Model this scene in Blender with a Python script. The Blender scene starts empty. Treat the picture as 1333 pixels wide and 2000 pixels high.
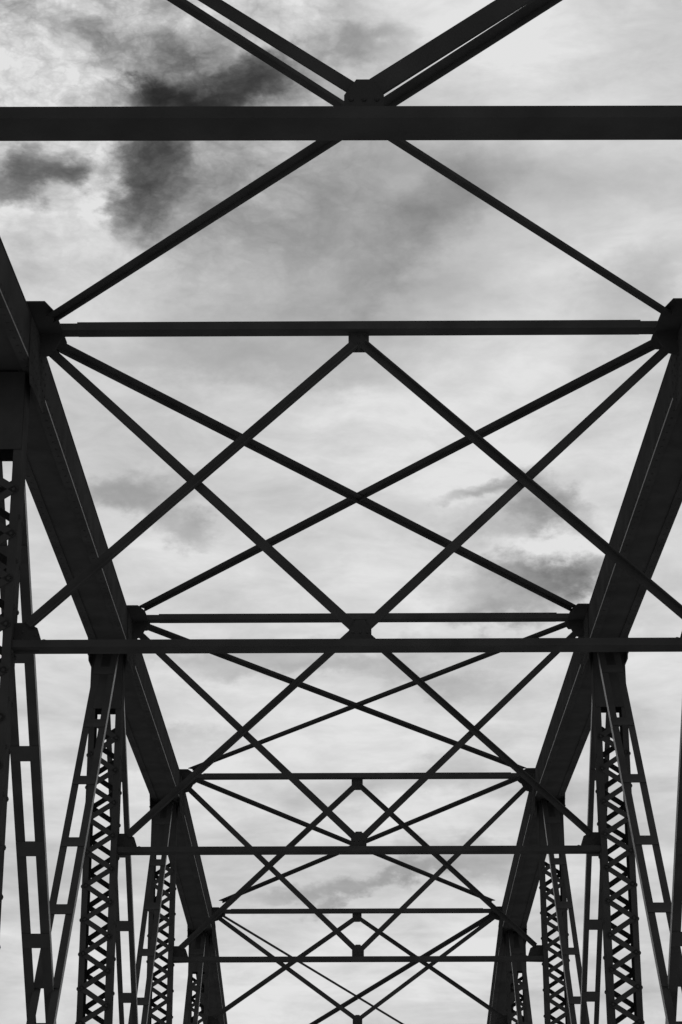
import bpy, bmesh, math, random
from mathutils import Matrix, Vector

random.seed(7)
scene = bpy.context.scene
col = scene.collection

# ------------------------------------------------------------------ camera
cam_data = bpy.data.cameras.new('camera')
cam = bpy.data.objects.new('camera', cam_data)
col.objects.link(cam)
cam_data.sensor_fit = 'VERTICAL'
cam_data.sensor_height = 36.0
cam_data.lens = 36.0 * 4120.0 / 2000.0
cam_data.clip_start = 0.05
cam_data.clip_end = 5000
RT = Vector((0.99997827, 0.00635762, -0.00174641))
UP = Vector((0.0038967, -0.35623202, 0.93438941))
FW = Vector((-0.00531837, 0.9343759, 0.35624906))
m = Matrix.Identity(4)
for r in range(3):
    m[r][0], m[r][1], m[r][2] = RT[r], UP[r], -FW[r]
m[0][3] = -0.0626
cam.matrix_world = m
scene.camera = cam

# ------------------------------------------------------------------ sky
SUN_EL, SUN_AZ = math.radians(60), math.radians(10)      # ahead of the camera, to the right of the bridge axis
world = bpy.data.worlds.new('World')
scene.world = world
world.use_nodes = True
nt = world.node_tree
nt.nodes.clear()


def N(t, **kw):
    n = nt.nodes.new(t)
    for k, v in kw.items():
        setattr(n, k, v)
    return n


def put(sock, v):
    if hasattr(v, 'is_output'):
        nt.links.new(v, sock)
    else:
        sock.default_value = v


def M(op, a, b=None, c=None, clamp=False):
    n = N('ShaderNodeMath', operation=op, use_clamp=clamp)
    put(n.inputs[0], a)
    if b is not None:
        put(n.inputs[1], b)
    if c is not None:
        put(n.inputs[2], c)
    return n.outputs[0]


def noise(vec, scale, detail=5.0, rough=0.55, dist=0.0):
    n = N('ShaderNodeTexNoise')
    nt.links.new(vec, n.inputs['Vector'])
    n.inputs['Scale'].default_value = scale
    n.inputs['Detail'].default_value = detail
    n.inputs['Roughness'].default_value = rough
    n.inputs['Distortion'].default_value = dist
    return n


world.cycles.sampling_method = 'MANUAL'
world.cycles.sample_map_resolution = 256
tc = N('ShaderNodeTexCoord')
nrm = N('ShaderNodeVectorMath', operation='NORMALIZE')
nt.links.new(tc.outputs['Generated'], nrm.inputs[0])
sep = N('ShaderNodeSeparateXYZ')
nt.links.new(nrm.outputs[0], sep.inputs[0])
dx, dy, dz = sep.outputs
az = M('MULTIPLY', M('ARCTAN2', dx, dy), 57.29578)
el = M('MULTIPLY', M('ARCSINE', dz), 57.29578)
# ragged cloud edges: the direction is pushed about by turbulence before the clouds are drawn
sky_ang = N('ShaderNodeCombineXYZ')
nt.links.new(az, sky_ang.inputs[0])
nt.links.new(el, sky_ang.inputs[1])
stretch = N('ShaderNodeVectorMath', operation='MULTIPLY')
nt.links.new(nrm.outputs[0], stretch.inputs[0])
stretch.inputs[1].default_value = (1.0, 1.0, 1.7)
w1 = noise(stretch.outputs[0], 14.0, 6.0, 0.6)
w2 = noise(stretch.outputs[0], 44.0, 6.0, 0.62)


def centred(n, amp):
    s = N('ShaderNodeVectorMath', operation='SUBTRACT')
    nt.links.new(n.outputs['Color'], s.inputs[0])
    s.inputs[1].default_value = (0.5, 0.5, 0.5)
    k = N('ShaderNodeVectorMath', operation='MULTIPLY')
    nt.links.new(s.outputs[0], k.inputs[0])
    k.inputs[1].default_value = (amp[0], amp[1], 0.0)
    return k.outputs[0]


def centred3(n, amp):
    k = N('ShaderNodeVectorMath', operation='SCALE')
    nt.links.new(n.outputs['Color'], k.inputs[0])
    k.inputs['Scale'].default_value = amp
    return k.outputs[0]


def vadd(a, b):
    n = N('ShaderNodeVectorMath', operation='ADD')
    nt.links.new(a, n.inputs[0])
    nt.links.new(b, n.inputs[1])
    return n.outputs[0]


warped = vadd(vadd(sky_ang.outputs[0], centred(w1, (4.2, 3.0))), centred(w2, (1.75, 1.5)))
# azimuth, elevation, half width, half height (degrees), tilt, darkness of the single cloud banks
CLOUDS = [(-4.51, 32.3, 2.47, 0.58, 13.0, 0.46),
          (-6.18, 31.84, 2.29, 0.42, 4.0, 0.34),
          (-2.67, 32.51, 1.15, 0.58, 8.0, 0.12),
          (-5.1, 33.17, 1.66, 0.63, 20.0, 0.1),
          (0.08, 33.26, 2.16, 0.5, -8.0, 0.12),
          (-3.18, 34.16, 0.84, 0.83, 0.0, 0.06),
          (-6.5, 30.08, 1.37, 1.46, 0.0, 0.44),
          (-6.83, 28.74, 0.87, 0.83, 0.0, 0.24),
          (-9.97, 29.34, 1.68, 0.58, 8.0, 0.36),
          (-8.09, 29.69, 0.67, 1.18, 0.0, -0.2),
          (-9.28, 28.2, 2.68, 1.18, 0.0, -0.06),
          (-8.65, 33.32, 3.99, 1.53, 0.0, -0.06),
          (-2.04, 33.98, 1.01, 0.83, 0.0, -0.06),
          (-1.04, 28.47, 6.33, 3.06, 0.0, 0.16),
          (2.57, 28.85, 2.86, 1.11, 35.0, 0.13),
          (8.82, 26.66, 2.02, 0.83, 30.0, 0.09),
          (7.32, 29.87, 4.17, 1.25, -10.0, 0.05),
          (-3.63, 25.14, 4.3, 0.76, 0.0, 0.08),
          (0.79, 23.09, 4.84, 1.81, 0.0, -0.02),
          (5.12, 33.59, 4.34, 1.25, 0.0, -0.04),
          (-6.67, 21.18, 1.79, 0.58, 10.0, 0.15),
          (-5.16, 20.33, 1.04, 0.39, -20.0, 0.12),
          (3.83, 21.58, 1.42, 0.36, 10.0, 0.19),
          (5.74, 20.96, 1.27, 0.5, -25.0, 0.17),
          (4.4, 20.66, 1.63, 0.67, 20.0, 0.1),
          (5.22, 19.04, 1.03, 0.61, -15.0, 0.23),
          (3.97, 18.73, 1.62, 0.78, 20.0, 0.15),
          (6.24, 19.0, 0.96, 0.47, 20.0, 0.18),
          (4.53, 18.13, 1.61, 0.39, 5.0, 0.13),
          (5.92, 19.92, 2.22, 0.58, 0.0, -0.05),
          (6.42, 18.17, 0.81, 0.42, 0.0, -0.06),
          (-1.01, 16.71, 3.19, 0.36, 6.0, 0.11),
          (-3.04, 17.04, 2.91, 0.33, 8.0, 0.08),
          (2.17, 16.2, 2.46, 0.45, -10.0, 0.08),
          (-6.26, 14.37, 3.16, 0.39, 0.0, 0.07),
          (1.55, 13.32, 3.86, 0.47, 3.0, 0.06),
          (-0.16, 10.71, 2.69, 0.28, 5.0, 0.15),
          (2.92, 11.34, 2.27, 0.58, 6.0, 0.12),
          (-0.58, 7.89, 12.64, 2.78, 0.0, -0.02)]
wsep = N('ShaderNodeSeparateXYZ')
nt.links.new(warped, wsep.inputs[0])
wcomb = N('ShaderNodeCombineXYZ')
nt.links.new(wsep.outputs[0], wcomb.inputs[0])
nt.links.new(wsep.outputs[1], wcomb.inputs[1])
wcomb.inputs[2].default_value = 1.0


def dot(v, k):
    n = N('ShaderNodeVectorMath', operation='DOT_PRODUCT')
    nt.links.new(v, n.inputs[0])
    n.inputs[1].default_value = k
    return n.outputs['Value']


shade = 0.0
for (ca, ce, sx, sy, tilt, wt) in CLOUDS:
    c_, s_ = math.cos(math.radians(tilt)), math.sin(math.radians(tilt))
    sx, sy = sx * 1.55, sy * 1.5
    px = dot(wcomb.outputs[0], (c_ / sx, s_ / sx, -(ca * c_ + ce * s_) / sx))
    py = dot(wcomb.outputs[0], (-s_ / sy, c_ / sy, (ca * s_ - ce * c_) / sy))
    g = M('SUBTRACT', 1.0, M('MULTIPLY_ADD', py, py, M('MULTIPLY', px, px)), clamp=True)
    shade = M('MULTIPLY_ADD', M('MULTIPLY', g, g), wt, shade)
# the even layer of thin cloud over the whole sky
flat = N('ShaderNodeVectorMath', operation='MULTIPLY')
nt.links.new(nrm.outputs[0], flat.inputs[0])
flat.inputs[1].default_value = (1.0, 1.0, 2.6)
l1 = noise(flat.outputs[0], 7.0, 7.0, 0.55, 0.3)
l2 = noise(flat.outputs[0], 26.0, 6.0, 0.64, 0.4)
lay = M('ADD', M('MULTIPLY', M('SUBTRACT', l1.outputs['Fac'], 0.5), 0.34),
        M('MULTIPLY', M('SUBTRACT', l2.outputs['Fac'], 0.5), 0.20))
# heaped cloud high up on the left of the bridge, long thin streaks lower down
heap = M('MULTIPLY', M('MULTIPLY_ADD', el, 0.16, -4.1, clamp=True), M('MULTIPLY_ADD', az, -0.14, 0.35, clamp=True))
puff_in = vadd(stretch.outputs[0], centred3(w1, 0.055))
l3 = N('ShaderNodeTexVoronoi', feature='F1')
nt.links.new(puff_in, l3.inputs['Vector'])
l3.inputs['Scale'].default_value = 15.0
l3.inputs['Detail'].default_value = 4.0
l3.inputs['Roughness'].default_value = 0.62
l3.inputs['Lacunarity'].default_value = 2.3
streak = N('ShaderNodeVectorMath', operation='MULTIPLY')
nt.links.new(nrm.outputs[0], streak.inputs[0])
streak.inputs[1].default_value = (1.0, 1.0, 5.5)
l4 = noise(streak.outputs[0], 12.0, 5.0, 0.55, 0.5)
low = M('MULTIPLY_ADD', el, -0.1, 2.4, clamp=True)
lay = M('MULTIPLY_ADD', M('MULTIPLY', M('SUBTRACT', 1.10, l3.outputs['Distance']), heap), 0.42, lay)
lay = M('MULTIPLY_ADD', M('MULTIPLY', M('SUBTRACT', l4.outputs['Fac'], 0.5), low), 0.26, lay)
# the banks are thinner and thicker in places
billow = M('ADD', M('MULTIPLY_ADD', l2.outputs['Fac'], 1.2, -0.06), M('MULTIPLY', l3.outputs['Distance'], 0.40))
val = M('MULTIPLY', M('ADD', lay, 0.815), M('POWER', 0.215, M('MULTIPLY', shade, billow)))
val = M('MINIMUM', M('MAXIMUM', val, 0.10), 0.89)
cloud = M('MULTIPLY', M('POWER', val, 2.2), 10.0)          # the background strength of 0.1 brings this back to 1
sky = N('ShaderNodeTexSky')
sky.sky_type = 'NISHITA'
sky.sun_disc = False
sky.sun_elevation = SUN_EL
sky.sun_rotation = SUN_AZ
bw = N('ShaderNodeRGBToBW')
nt.links.new(sky.outputs[0], bw.inputs[0])
mix = M('ADD', M('MULTIPLY', cloud, 0.97), M('MULTIPLY', bw.outputs[0], 0.03))
comb = N('ShaderNodeCombineColor')
for i in range(3):
    nt.links.new(mix, comb.inputs[i])
bg = N('ShaderNodeBackground')
nt.links.new(comb.outputs[0], bg.inputs['Color'])
bg.inputs['Strength'].default_value = 0.1
wo = N('ShaderNodeOutputWorld')
nt.links.new(bg.outputs[0], wo.inputs['Surface'])

# ------------------------------------------------------------------ sun behind the cloud layer
sd = bpy.data.lights.new('sun', 'SUN')
sd.energy = 1.5
sd.angle = math.radians(14)
sd.color = (1, 1, 1)
sun = bpy.data.objects.new('sun', sd)
col.objects.link(sun)
sdir = Vector((math.sin(SUN_AZ) * math.cos(SUN_EL), math.cos(SUN_AZ) * math.cos(SUN_EL), math.sin(SUN_EL)))
sun.rotation_euler = sdir.to_track_quat('Z', 'Y').to_euler()

scene.cycles.max_bounces = 3
scene.cycles.diffuse_bounces = 2
scene.cycles.glossy_bounces = 2
scene.cycles.adaptive_threshold = 0.02
scene.view_settings.view_transform = 'Standard'
scene.view_settings.look = 'None'
scene.view_settings.exposure = 0.0
scene.view_settings.gamma = 1.0
scene.view_settings.use_curve_mapping = False


# ------------------------------------------------------------------ materials
def steel_material(name, base, rough, spec):
    mt = bpy.data.materials.new(name)
    mt.use_nodes = True
    t = mt.node_tree
    b = t.nodes['Principled BSDF']
    co = t.nodes.new('ShaderNodeTexCoord')
    n1 = t.nodes.new('ShaderNodeTexNoise')
    n1.inputs['Scale'].default_value = 3.0
    n1.inputs['Detail'].default_value = 8
    n2 = t.nodes.new('ShaderNodeTexNoise')
    n2.inputs['Scale'].default_value = 90.0
    n2.inputs['Detail'].default_value = 3
    for n in (n1, n2):
        t.links.new(co.outputs['Object'], n.inputs['Vector'])
    cr = t.nodes.new('ShaderNodeValToRGB')
    cr.color_ramp.elements[0].position = 0.3
    cr.color_ramp.elements[1].position = 0.72
    a, c = base * 0.8, base * 1.2
    cr.color_ramp.elements[0].color = (a, a, a, 1)
    cr.color_ramp.elements[1].color = (c, c, c, 1)
    t.links.new(n1.outputs['Fac'], cr.inputs['Fac'])
    t.links.new(cr.outputs['Color'], b.inputs['Base Color'])
    bp = t.nodes.new('ShaderNodeBump')
    bp.inputs['Strength'].default_value = 0.15
    bp.inputs['Distance'].default_value = 0.004
    t.links.new(n2.outputs['Fac'], bp.inputs['Height'])
    t.links.new(bp.outputs['Normal'], b.inputs['Normal'])
    b.inputs['Roughness'].default_value = rough
    b.inputs['Specular IOR Level'].default_value = spec
    return mt


STEEL = steel_material('weathered_black_steel_paint', 0.029, 0.75, 0.0)
RIVET = steel_material('rivet_steel_paint', 0.029, 0.75, 0.0)
EDGE_SHEEN = steel_material('painted_edge_sheen', 0.085, 0.45, 0.25)            # paler tone that paints in the sky's highlight along inner edges


def ground_material(name, lo, hi, scale, rough):
    mt = bpy.data.materials.new(name)
    mt.use_nodes = True
    t = mt.node_tree
    b = t.nodes['Principled BSDF']
    co = t.nodes.new('ShaderNodeTexCoord')
    n1 = t.nodes.new('ShaderNodeTexNoise')
    n1.inputs['Scale'].default_value = scale
    n1.inputs['Detail'].default_value = 8
    t.links.new(co.outputs['Object'], n1.inputs['Vector'])
    cr = t.nodes.new('ShaderNodeValToRGB')
    cr.color_ramp.elements[0].color = (lo, lo, lo, 1)
    cr.color_ramp.elements[1].color = (hi, hi, hi, 1)
    t.links.new(n1.outputs['Fac'], cr.inputs['Fac'])
    t.links.new(cr.outputs['Color'], b.inputs['Base Color'])
    b.inputs['Roughness'].default_value = rough
    return mt


CONCRETE = ground_material('pale_worn_concrete', 0.46, 0.58, 2.0, 0.85)
BOUNCE_GROUND = ground_material('pale_bounce_ground', 0.40, 0.52, 0.05, 0.9)  # unseen ground, made pale to throw light up onto the steel undersides

# ------------------------------------------------------------------ the bridge's measures (metres, camera height = 0)
P, Y0 = 8.19611, 8.49803                    # panel length, first sway frame ahead of the camera
XI, XO = 2.80, 3.257                        # inner and outer faces of the chords
XC = 0.5 * (XI + XO)
PI_, PO = 2.872, 3.264                      # inner and outer faces of the posts
PD = 0.26                                   # depth of a post along the bridge
ZD = -1.65                                  # deck surface
ZBC = -1.95                                 # bottom chord centre
ZL = 5.180                                  # lower struts of the sway frames
ZT = {-1: 5.086, 0: 7.396, 1: 8.085, 2: 8.085, 3: 8.085, 4: 7.396, 5: 5.086}
CB, CT = -0.447, -0.042                     # chord bottom and top below the top strut level


def Y(i):
    return Y0 + P * i


# ------------------------------------------------------------------ helpers
WM = {}


def link(name, data, parent=None, mat=None):
    o = bpy.data.objects.new(name, data)
    col.objects.link(o)
    mat = mat or Matrix.Identity(4)
    WM[o] = mat
    if parent is not None:
        o.parent = parent
        o.matrix_parent_inverse = Matrix.Identity(4)
        o.matrix_basis = WM[parent].inverted() @ mat
    else:
        o.matrix_basis = mat
    return o


def empty(name, loc, parent=None):
    o = link(name, None, parent, Matrix.Translation(Vector(loc)))
    o.empty_display_size = 0.3
    return o


class Mesh:
    def __init__(self):
        self.v, self.f, self.m = [], [], {}

    def extrude(self, prof, A, B, S, T, sheen=()):
        A, B, S, T = Vector(A), Vector(B), Vector(S), Vector(T)
        n, k = len(prof), len(self.v)
        for q in (A, B):
            for (s, t) in prof:
                self.v.append(q + S * s + T * t)
        for i in range(n):
            j = (i + 1) % n
            if i in sheen:
                self.m[len(self.f)] = 1
            self.f.append((k + i, k + j, k + n + j, k + n + i))
        self.f.append(tuple(k + i for i in range(n))[::-1])
        self.f.append(tuple(k + n + i for i in range(n)))
        return self

    def box(self, a, b):
        return self.extrude([(a[0], a[1]), (b[0], a[1]), (b[0], b[1]), (a[0], b[1])],
                            (0, 0, a[2]), (0, 0, b[2]), (1, 0, 0), (0, 1, 0))

    def dome(self, c, n, r, h=None, seg=8):
        h = h or r * 0.75
        c, n = Vector(c), Vector(n).normalized()
        a = n.orthogonal().normalized()
        b = n.cross(a)
        k = len(self.v)
        for (rr, hh) in ((1.0, 0.0), (0.78, 0.62)):
            for i in range(seg):
                w = 2 * math.pi * i / seg
                self.v.append(c + (a * math.cos(w) + b * math.sin(w)) * r * rr + n * h * hh)
        self.v.append(c + n * h)
        for i in range(seg):
            j = (i + 1) % seg
            self.f.append((k + i, k + j, k + seg + j, k + seg + i))
            self.f.append((k + seg + i, k + seg + j, k + 2 * seg))
        return self

    def data(self, name, mat=None, origin=(0, 0, 0)):
        me = bpy.data.meshes.new(name)
        o = Vector(origin)
        me.from_pydata([tuple(v - o) for v in self.v], [], self.f)
        bm = bmesh.new()
        bm.from_mesh(me)
        bmesh.ops.recalc_face_normals(bm, faces=bm.faces)
        bm.to_mesh(me)
        bm.free()
        me.materials.append(mat or STEEL)
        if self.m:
            me.materials.append(EDGE_SHEEN)
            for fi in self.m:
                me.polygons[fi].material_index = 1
        return me

    def build(self, name, parent, mat=None, origin=None):
        if origin is None:
            origin = sum(self.v, Vector()) / len(self.v)
        return link(name, self.data(name, mat, origin), parent, Matrix.Translation(Vector(origin)))


def angle_profile(b, h, t=0.011):
    """L section: leg b along s from the corner, leg h along t."""
    return [(0, 0), (b, 0), (b, t), (t, t), (t, h), (0, h)]


def mirror(pr):
    return [(-s, t) for s, t in pr]


def channel_up(w, h, t=0.012):
    return [(-w / 2, -h / 2), (w / 2, -h / 2), (w / 2, h / 2), (w / 2 - t, h / 2), (w / 2 - t, -h / 2 + t),
            (-w / 2 + t, -h / 2 + t), (-w / 2 + t, h / 2), (-w / 2, h / 2)]


def stuff(o):
    o['kind'] = 'stuff'
    return o


# ------------------------------------------------------------------ the setting below the picture
dk = Mesh().box((-2.70, Y(-2) - 14, ZD - 0.22), (2.70, Y(6) + 14, ZD)).build('bridge_deck', None, CONCRETE)
dk['kind'] = 'structure'
gr_ = Mesh().box((-2500, -2500, -12.5), (2500, 2500, -12.0)).build('unseen_bounce_ground', None, BOUNCE_GROUND)
gr_['kind'] = 'structure'

bridge = empty('truss_bridge', (0, Y(2), ZD))
bridge['label'] = 'dark riveted steel through-truss bridge seen from its deck against a cloudy sky'
bridge['category'] = 'bridge'


# ------------------------------------------------------------------ chords
def chord_profiles(s):
    """Two channels with toes in and a cover plate; s = -1 left, +1 right; (x, z) pairs."""
    t, fl, r = 0.014, 0.10, 0.016
    x0, x1 = XI, XO
    out = []
    inner = [(x0 + fl, CB), (x0 + r, CB), (x0 + r * 0.6, CB + r * 0.08), (x0 + r * 0.29, CB + r * 0.29),
             (x0 + r * 0.08, CB + r * 0.6), (x0, CB + r), (x0, CT - 0.014), (x0 + fl, CT - 0.014), (x0 + fl, CT - 0.026),
             (x0 + t, CT - 0.026), (x0 + t, CB + 0.013), (x0 + fl, CB + 0.013)]
    outer = [(x1 - (x - x0), z) for x, z in inner]
    cover = [(x0 - 0.004, CT - 0.0138), (x1 + 0.004, CT - 0.0138), (x1 + 0.004, CT), (x0 - 0.004, CT)]
    under = [(x0 + 0.024, CB + 0.0135), (x1 - 0.024, CB + 0.0135), (x1 - 0.024, CB + 0.024), (x0 + 0.024, CB + 0.024)]
    for pr in (inner, outer, cover, under):
        out.append([(s * x, z) for x, z in pr])
    return out


NODES = [-2, -1, 0, 1, 2, 3, 4, 5, 6]


def chord_z(i):
    return ZT[i] if i in ZT else ZBC - 0.5 * (CB + CT)


for s in (-1, 1):
    for i, j in zip(NODES[:-1], NODES[1:]):
        za, zb = chord_z(i), chord_z(j)
        nm = 'top_chord' if -1 <= i and j <= 5 else 'end_post'
        root = empty(nm, (s * XC, Y(i), za), bridge)
        pr = chord_profiles(s)
        A, B = (0, Y(i), za), (0, Y(j), zb)
        for k_, (p_, n_) in enumerate(zip(pr, ('channel', 'channel', 'cover_plate', 'cover_plate'))):
            Mesh().extrude(p_, A, B, (1, 0, 0), (0, 0, 1), (3, 4) if k_ == 0 else ()).build(n_, root)  # inner bottom corner carries the painted highlight line
        # rivet heads along the flanges
        mr_ = Mesh()
        L = P
        slope = (zb - za) / P
        q = 0.12
        while q < L - 0.1:
            zz = za + slope * q
            for x in (XI + 0.05, XO - 0.05):
                mr_.dome((s * x, Y(i) + q, zz + CB - 0.001), (0, 0, -1), 0.013, 0.009, 6)
            mr_.dome((s * (XO + 0.0005), Y(i) + q, zz + CB + 0.06), (s, 0, 0), 0.014, 0.010, 6)
            mr_.dome((s * (XI - 0.0005), Y(i) + q, zz + CB + 0.06), (-s, 0, 0), 0.013, 0.008, 6)
            q += 0.17
        stuff(mr_.build('rivet_row', root, RIVET))
    # bottom chord
    bc = empty('bottom_chord', (s * XC, Y(-2), ZBC), bridge)
    for x in (XI + 0.01, XO - 0.03):
        Mesh().extrude([(0, -0.2), (0.02, -0.2), (0.02, 0.2), (0, 0.2)], (s * x if s > 0 else s * x - 0.02, Y(-2), ZBC),
                       (s * x if s > 0 else s * x - 0.02, Y(6), ZBC), (1, 0, 0), (0, 0, 1)).build('channel', bc)
for i in NODES:
    Mesh().extrude(channel_up(0.3, 0.5, 0.03), (-XI, Y(i), ZD - 0.48), (XI, Y(i), ZD - 0.48), (0, 1, 0),
                   (0, 0, 1)).build('floor_beam', bridge)


# ------------------------------------------------------------------ node gusset plates on the chord webs
for s in (-1, 1):
    for i in range(-1, 6):
        z = ZT[i]
        sl_a = (ZT[i] - chord_z(i - 1)) / P
        sl_b = (chord_z(i + 1) - ZT[i]) / P
        h = 0.50
        top, bot = CT - 0.03, CB
        def zat(dy_, dz_):
            return z + dz_ + (sl_b if dy_ > 0 else sl_a) * dy_
        pts = [(-h, zat(-h, top)), (0, z + top), (h, zat(h, top)), (h, zat(h, bot + 0.05)), (h * 0.72, zat(h * 0.72, bot) - 0.20),
               (-h * 0.72, zat(-h * 0.72, bot) - 0.20), (-h, zat(-h, bot + 0.05))]
        g = empty('chord_gusset', (s * XC, Y(i), z), bridge)
        for x, sg in ((XI - 0.0135, -1), (XO + 0.0015, 1)):
            A = (s * x, Y(i), 0)
            B = (s * (x + 0.012), Y(i), 0)
            Mesh().extrude(pts, A, B, (0, 1, 0), (0, 0, 1)).build('plate', g)
        mr_ = Mesh()
        for a in range(-3, 4):
            for b in range(5):
                dy_ = a * 0.13
                zz = zat(dy_, bot) - 0.13 + b * 0.11
                mr_.dome((s * (XI - 0.0134), Y(i) + dy_, zz), (-s, 0, 0), 0.015, 0.010, 6)
                mr_.dome((s * (XO + 0.0134), Y(i) + dy_, zz), (s, 0, 0), 0.015, 0.010, 6)
        stuff(mr_.build('rivet_group', g, RIVET))


# ------------------------------------------------------------------ laced posts
PITCH, SPAN = 0.397, (PO - PI_) - 0.09
bar_len = math.hypot(SPAN, PITCH / 2) + 0.055
bar = Mesh()
hw = 0.031
cap = [(-bar_len / 2 + 0.012, -hw), (bar_len / 2 - 0.012, -hw), (bar_len / 2, -hw * 0.45), (bar_len / 2, hw * 0.45),
       (bar_len / 2 - 0.012, hw), (-bar_len / 2 + 0.012, hw), (-bar_len / 2, hw * 0.45), (-bar_len / 2, -hw * 0.45)]
bar.extrude(cap, (0, -0.005, 0), (0, 0.005, 0), (1, 0, 0), (0, 0, 1))
BAR = bar.data('lacing_bar')
# heights below which a post's lacing lies under the edge of the photograph
SEEN = {1: 2.0, 2: 3.0, 3: 4.0, 4: 5.0}
for s in (-1, 1):
    for i in range(-1, 6):
        ztop = ZT[i] + CB
        post = empty('post', (s * (PI_ + PO) / 2, Y(i), ZBC), bridge)
        t, fl = 0.012, 0.072
        for x, d in ((PI_, 1), (PO, -1)):
            pr = [(x, -PD / 2), (x + d * fl, -PD / 2), (x + d * fl, -PD / 2 + 0.012), (x + d * t, -PD / 2 + 0.012),
                  (x + d * t, PD / 2 - 0.012), (x + d * fl, PD / 2 - 0.012), (x + d * fl, PD / 2), (x, PD / 2)]
            pr = [(s * a, b) for a, b in pr]
            Mesh().extrude(pr, (0, Y(i), ZBC - 0.2), (0, Y(i), ztop + 0.3), (1, 0, 0), (0, 1, 0)).build('channel', post)
        # tie plates under the chord and at the lower strut
        z_tie = ztop - 0.74
        for f_ in (-1, 1):
            ya, yb = sorted((f_ * (PD / 2 + 0.001), f_ * (PD / 2 + 0.011)))
            Mesh().extrude([(s * (PI_ + 0.006), ya), (s * (PO - 0.006), ya), (s * (PO - 0.006), yb), (s * (PI_ + 0.006), yb)],
                           (0, Y(i), z_tie), (0, Y(i), ztop - 0.02), (1, 0, 0), (0, 1, 0)).build('tie_plate', post)
        # lacing: one zigzag on the near face, the mirrored one on the far face
        rest, riv = Mesh(), Mesh()
        z0 = 4.743
        n0 = math.ceil((ZBC + 0.6 - z0) / (PITCH / 2))
        n1 = math.floor((z_tie - 0.02 - z0) / (PITCH / 2))
        ym = PD / 2 + 0.0065
        for n in range(n0, n1):
            zc = z0 + (n + 0.5) * PITCH / 2
            for f_ in (-1, 1):
                # near face: even n starts at the outer channel; far face is mirrored
                up_in = (n % 2 == 0) == (f_ < 0)
                ang = math.atan2(PITCH / 2, SPAN) * (1 if up_in else -1) * (1 if s < 0 else -1) + random.gauss(0, 0.008)
                mt = Matrix.Translation((s * (PI_ + PO) / 2, Y(i) + f_ * ym, zc)) @ Matrix.Rotation(-ang, 4, 'Y')
                if i in SEEN and zc > SEEN[i]:
                    link('lacing_bar', BAR, post, mt)
                else:
                    k = len(rest.v)
                    rest.v += [mt @ Vector(v.co) for v in BAR.vertices]
                    rest.f += [tuple(k + q for q in pl.vertices) for pl in BAR.polygons]
            for q_, x_ in ((0, PO - 0.05), (1, PI_ + 0.05)):
                for f_ in (-1, 1):
                    if (n % 2 == q_) == (f_ < 0):
                        riv.dome((s * x_, Y(i) + f_ * (ym + 0.0045), zc - PITCH / 4), (0, f_, 0), 0.017, 0.012, 6)
            if n % 2 == 0:
                zz = z0 + n * PITCH / 2
                for f_ in (-1, 1):
                    yy = Y(i) + f_ * (PD / 2 - 0.045)
                    riv.dome((s * (PO - 0.0005), yy, zz), (s, 0, 0), 0.026, 0.020)
                    riv.dome((s * (PI_ + 0.0005), yy, zz - 0.03), (-s, 0, 0), 0.026, 0.020)
        if rest.v:
            stuff(rest.build('lacing', post))
        if riv.v:
            stuff(riv.build('rivet_row', post, RIVET))


# ------------------------------------------------------------------ battened truss diagonals
def diagonal(s, A, B, w, fl, dep, xc, start, pitch, bl):
    """A top node (i, z), B bottom node; two angles joined by batten plates on both faces."""
    a, b = Vector((s * xc, A[0], A[1])), Vector((s * xc, B[0], B[1]))
    ax = (b - a).normalized()
    L = (b - a).length
    T = Vector((0, ax.z, -ax.y)).normalized()            # in the truss plane, square to the member
    if T.y > 0:
        T = -T                                            # towards the near end of the bridge
    root = empty('truss_diagonal', a, bridge)
    for d in (-1, 1):
        # angle: leg fl across the bridge on the near side, leg dep along T at the outer edge
        pr = [(d * w / 2, dep / 2), (d * (w / 2 - fl), dep / 2), (d * (w / 2 - fl), dep / 2 - 0.011),
              (d * (w / 2 - 0.011), dep / 2 - 0.011), (d * (w / 2 - 0.011), -dep / 2), (d * w / 2, -dep / 2)]
        Mesh().extrude(pr, a, b, (1, 0, 0), T, (5,) if d == -s else ()).build('rail', root)  # side face towards the roadway gets the painted sheen
    me = None
    k = start
    while k < L - 0.4:
        c = a + ax * k
        if me is None:
            ms = Mesh()
            for q in (1,):
                t0, t1 = sorted((q * (dep / 2 + 0.001), q * (dep / 2 + 0.010)))
                ms.extrude([(-w / 2 + 0.006, t0), (w / 2 - 0.006, t0), (w / 2 - 0.006, t1), (-w / 2 + 0.006, t1)],
                           c - ax * bl / 2, c + ax * bl / 2, (1, 0, 0), T)
            me = ms.data('batten_plate', None, c)
        link('batten_plate', me, root, Matrix.Translation(c))
        k += pitch
    return root


ZB = ZBC
for s in (-1, 1):
    top = lambda i: (Y(i), ZT[i] - 0.25)
    bot = lambda i: (Y(i), ZB)
    diagonal(s, top(1), bot(2), 0.272, 0.090, 0.09, 3.115, 0.83, 0.99, 0.155)
    diagonal(s, top(2), bot(1), 0.262, 0.076, 0.09, 3.05, 0.80, 1.10, 0.150)
    diagonal(s, top(2), bot(3), 0.240, 0.066, 0.09, 3.04, 0.80, 1.07, 0.150)
    diagonal(s, top(3), bot(2), 0.250, 0.074, 0.09, 3.05, 0.825, 1.02, 0.150)
    diagonal(s, top(4), bot(3), 0.260, 0.080, 0.09, 3.06, 0.9, 1.05, 0.150)
    diagonal(s, top(0), bot(1), 0.260, 0.080, 0.09, 3.06, 0.9, 1.05, 0.150)
    diagonal(s, top(5), bot(4), 0.260, 0.080, 0.09, 3.06, 0.9, 1.05, 0.150)
    diagonal(s, top(-1), bot(0), 0.260, 0.080, 0.09, 3.06, 0.9, 1.05, 0.150)


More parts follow.
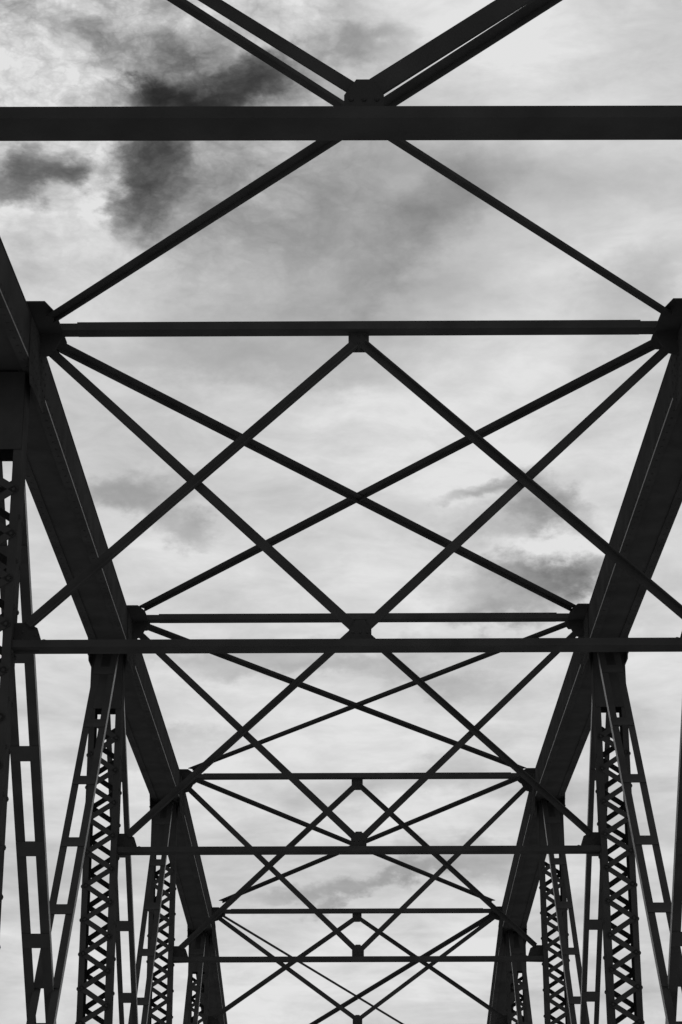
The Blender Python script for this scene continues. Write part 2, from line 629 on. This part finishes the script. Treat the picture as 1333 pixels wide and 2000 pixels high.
# ------------------------------------------------------------------ sway frames
def brace(name, root, A, B, b, leg, leg_side, y_off, flat_far):
    """Angle in the plane of a sway frame. A, B = (x, z); b = width in the plane; the outstanding leg
    stands on the lower (leg_side = -1) or upper (+1) edge and points away (+1) or towards the camera side (-1)."""
    yy = root['_y'] + y_off
    a, c = Vector((A[0], yy, A[1])), Vector((B[0], yy, B[1]))
    a += Vector((0, 0, random.gauss(0, 0.004)))
    c += Vector((0, 0, random.gauss(0, 0.004)))
    ax = (c - a).normalized()
    S = Vector((-ax.z, 0, ax.x))
    if S.z < 0:
        S = -S                                            # S points up
    pr = angle_profile(b, leg)                            # s from corner along S, t along y
    pr = [(x - b / 2, z) for x, z in pr] if leg_side < 0 else [(b / 2 - x, z) for x, z in pr]
    pr = [(x, z * flat_far) for x, z in pr]
    return Mesh().extrude(pr, a, c, S, (0, 1, 0)).build(name, root)


def plate(name, root, pts, y0, th=0.012):
    return Mesh().extrude(pts, (0, y0, 0), (0, y0 + th, 0), (1, 0, 0), (0, 0, 1)).build(name, root)


def sway_frame(i, wl, wr, ul, ur):
    zt = ZT[i]
    y = Y(i)
    f = empty('sway_frame', (0, y, ZL), bridge)
    f['_y'] = y
    # lower strut (channel with toes up) between the posts
    Mesh().extrude(channel_up(0.20, 0.062), (-PI_ + 0.002, y, ZL - (0.002 if i == 0 else 0)), (PI_ - 0.002, y, ZL - (0.022 if i == 0 else 0)), (0, 1, 0), (0, 0, 1)).build('lower_strut', f)
    # top strut, coped at both ends
    ms = Mesh()
    e = 2.46
    ms.extrude(channel_up(0.145, 0.075), (-e, y, zt), (e, y, zt), (0, 1, 0), (0, 0, 1))
    low = [(a, b if b < 0 else b - 0.009) for a, b in channel_up(0.139, 0.073)]
    for d in (-1, 1):
        ms.extrude(low, (d * e, y, zt), (d * (XI - 0.016), y, zt), (0, 1, 0), (0, 0, 1))
    ms.build('top_strut', f)
    dz_c = 0.22 if zt > 8 else 0.145
    dz_m = 0.165 if zt > 8 else 0.150
    cz, mz = zt - dz_c, zt - dz_m
    up0 = 0.02 if i == 0 else 0.0                         # the nearest frame's plate sits a little higher
    # braces from the top corners to the middle of the lower strut
    brace('sway_brace', f, (-2.72, cz + 0.05), (-0.055, 5.352 + up0), wl, 0.07, 1, 0.020, 1)
    brace('sway_brace', f, (2.72, cz + 0.05), (0.055, 5.352 + 1.4 * up0), wr[0], wr[1], -1, 0.020, 1)
    # braces from the middle of the top strut to the posts
    brace('sway_brace', f, (-0.04, mz), (-2.76, 5.365), ul, 0.06, -1, -0.004, -1)
    brace('sway_brace', f, (0.04, mz), (2.76, 5.365), ur, 0.06, 1, -0.004, -1)
    # gusset plates
    g0, g1 = ZL + 0.028, ZL + 0.228
    plate('gusset_plate', f, [(-0.093, g0), (0.093, g0), (0.093, g1 - 0.085), (0.036, g1), (-0.036, g1), (-0.093, g1 - 0.085)], y + 0.004)
    h0, h1 = zt - 0.036, zt - (0.225 if zt > 8 else 0.21)
    plate('gusset_plate', f, [(-0.09, h0), (0.09, h0), (0.09, h1 + 0.055), (0.055, h1), (-0.055, h1), (-0.09, h1 + 0.055)], y + 0.004)
    for d in (-1, 1):
        pts = [(d * (PI_ - 0.001), ZL - 0.05), (d * 2.66, ZL - 0.045), (d * 2.635, ZL + 0.03), (d * 2.68, ZL + 0.165),
               (d * 2.76, ZL + 0.212), (d * (PI_ - 0.001), ZL + 0.212)]
        plate('gusset_plate', f, pts, y + 0.004)
        pts = [(d * (XI - 0.015), zt - 0.04), (d * 2.60, zt - 0.04), (d * 2.60, zt - 0.08), (d * 2.68, cz - 0.02), (d * (XI - 0.015), cz - 0.05)]
        plate('gusset_plate', f, pts, y + 0.004)
    # rivet heads on the plates and bolts along the strut ends
    r_ = Mesh()
    for x in (-0.06, 0, 0.06):
        for q in (0.02, 0.09):
            r_.dome((x, y + 0.0042, g0 + q), (0, -1, 0), 0.013, 0.009, 6)
            r_.dome((x, y + 0.0042, h0 - q - 0.015), (0, -1, 0), 0.013, 0.009, 6)
    for d in (-1, 1):
        for x, z in ((2.80, ZL + 0.06), (2.80, ZL + 0.13), (2.74, ZL + 0.06), (2.74, ZL + 0.16), (2.69, ZL + 0.1)):
            r_.dome((d * x, y + 0.0042, z), (0, -1, 0), 0.013, 0.009, 6)
        r_.dome((d * 2.61, y - 0.07, ZL + 0.0295), (0, 0, 1), 0.02, 0.016, 8)
        r_.dome((d * 2.68, y + 0.05, ZL - 0.0295), (0, 0, -1), 0.016, 0.012, 8)
    stuff(r_.build('rivet_group', f, RIVET))
    del f['_y']
    return f


for i in range(0, 5):
    if i == 0:
        sway_frame(i, 0.063, (0.098, 0.02), 0.08, 0.08)
    else:
        sway_frame(i, 0.084, (0.078, 0.02), 0.092, 0.075)
# portal struts at the hips
for i in (-1, 5):
    Mesh().extrude(channel_up(0.25, 0.30), (-XI + 0.016, Y(i), ZT[i] - 0.1), (XI - 0.016, Y(i), ZT[i] - 0.1), (0, 1, 0),
                   (0, 0, 1)).build('portal_strut', bridge)


# ------------------------------------------------------------------ top lateral bracing
def lateral(i, s, b, v, low_edge, dzz):
    """From the near node on side s (left = -1) to the far node on the other side. Flat leg b, hanging leg v; the
    hanging leg is on the far edge (low_edge) or on the near edge."""
    a = Vector((s * 2.64, Y(i) + 0.30, ZT[i] + dzz))
    c = Vector((-s * 2.64, Y(i + 1) - 0.42, ZT[i + 1] + dzz))
    sl = (ZT[i + 1] - ZT[i]) / P
    a.z += sl * 0.30 - (0.05 if i == 0 else 0.0)
    c.z -= sl * 0.42
    ax = (c - a).normalized()
    S = ax.cross(Vector((0, 0, 1))).normalized()
    if S.y < 0:
        S = -S                                            # S points to the far end
    T = ax.cross(S).normalized()
    if T.z > 0:
        T = -T                                            # T points down
    pr = angle_profile(b, v)
    pr = [(b / 2 - x, z) for x, z in pr] if low_edge else [(x - b / 2, z) for x, z in pr]
    return Mesh().extrude(pr, a, c, S, T).build('lateral_brace', bridge)


LAT = {-1: ((.09, .06, 1), (.09, .06, 1)), 0: ((.085, .03, 0), (.085, .052, 1)), 1: ((.095, .058, 1), (.095, .05, 1)),
       2: ((.09, .05, 1), (.09, .035, 1)), 3: ((.09, .05, 1), (.09, .05, 1)), 4: ((.075, .03, 0), (.095, .06, 1))}
LZ = {-1: 0, 0: -0.03, 1: 0.0, 2: 0.02, 3: 0.09, 4: 0.06}
for i in range(-1, 5):
    for s, (b, v, e) in zip((-1, 1), LAT[i]):
        lateral(i, s, b, v, e, LZ[i] + (0.0 if s < 0 else (-0.010 if i == 0 else 0.013)))
# flat gusset plates where laterals and struts meet the chords
for i in range(-1, 6):
    for s in (-1, 1):
        z = ZT[i] + CT + 0.0015
        pts = [(XI + 0.2, -0.62), (2.665, -0.62), (2.60, -0.40), (2.585, 0.0), (2.58, 0.20), (2.64, 0.37), (XI + 0.2, 0.40)]
        Mesh().extrude([(s * x, Y(i) + y) for x, y in pts], (0, 0, z), (0, 0, z + 0.012), (1, 0, 0), (0, 1, 0)).build('lateral_gusset', bridge)
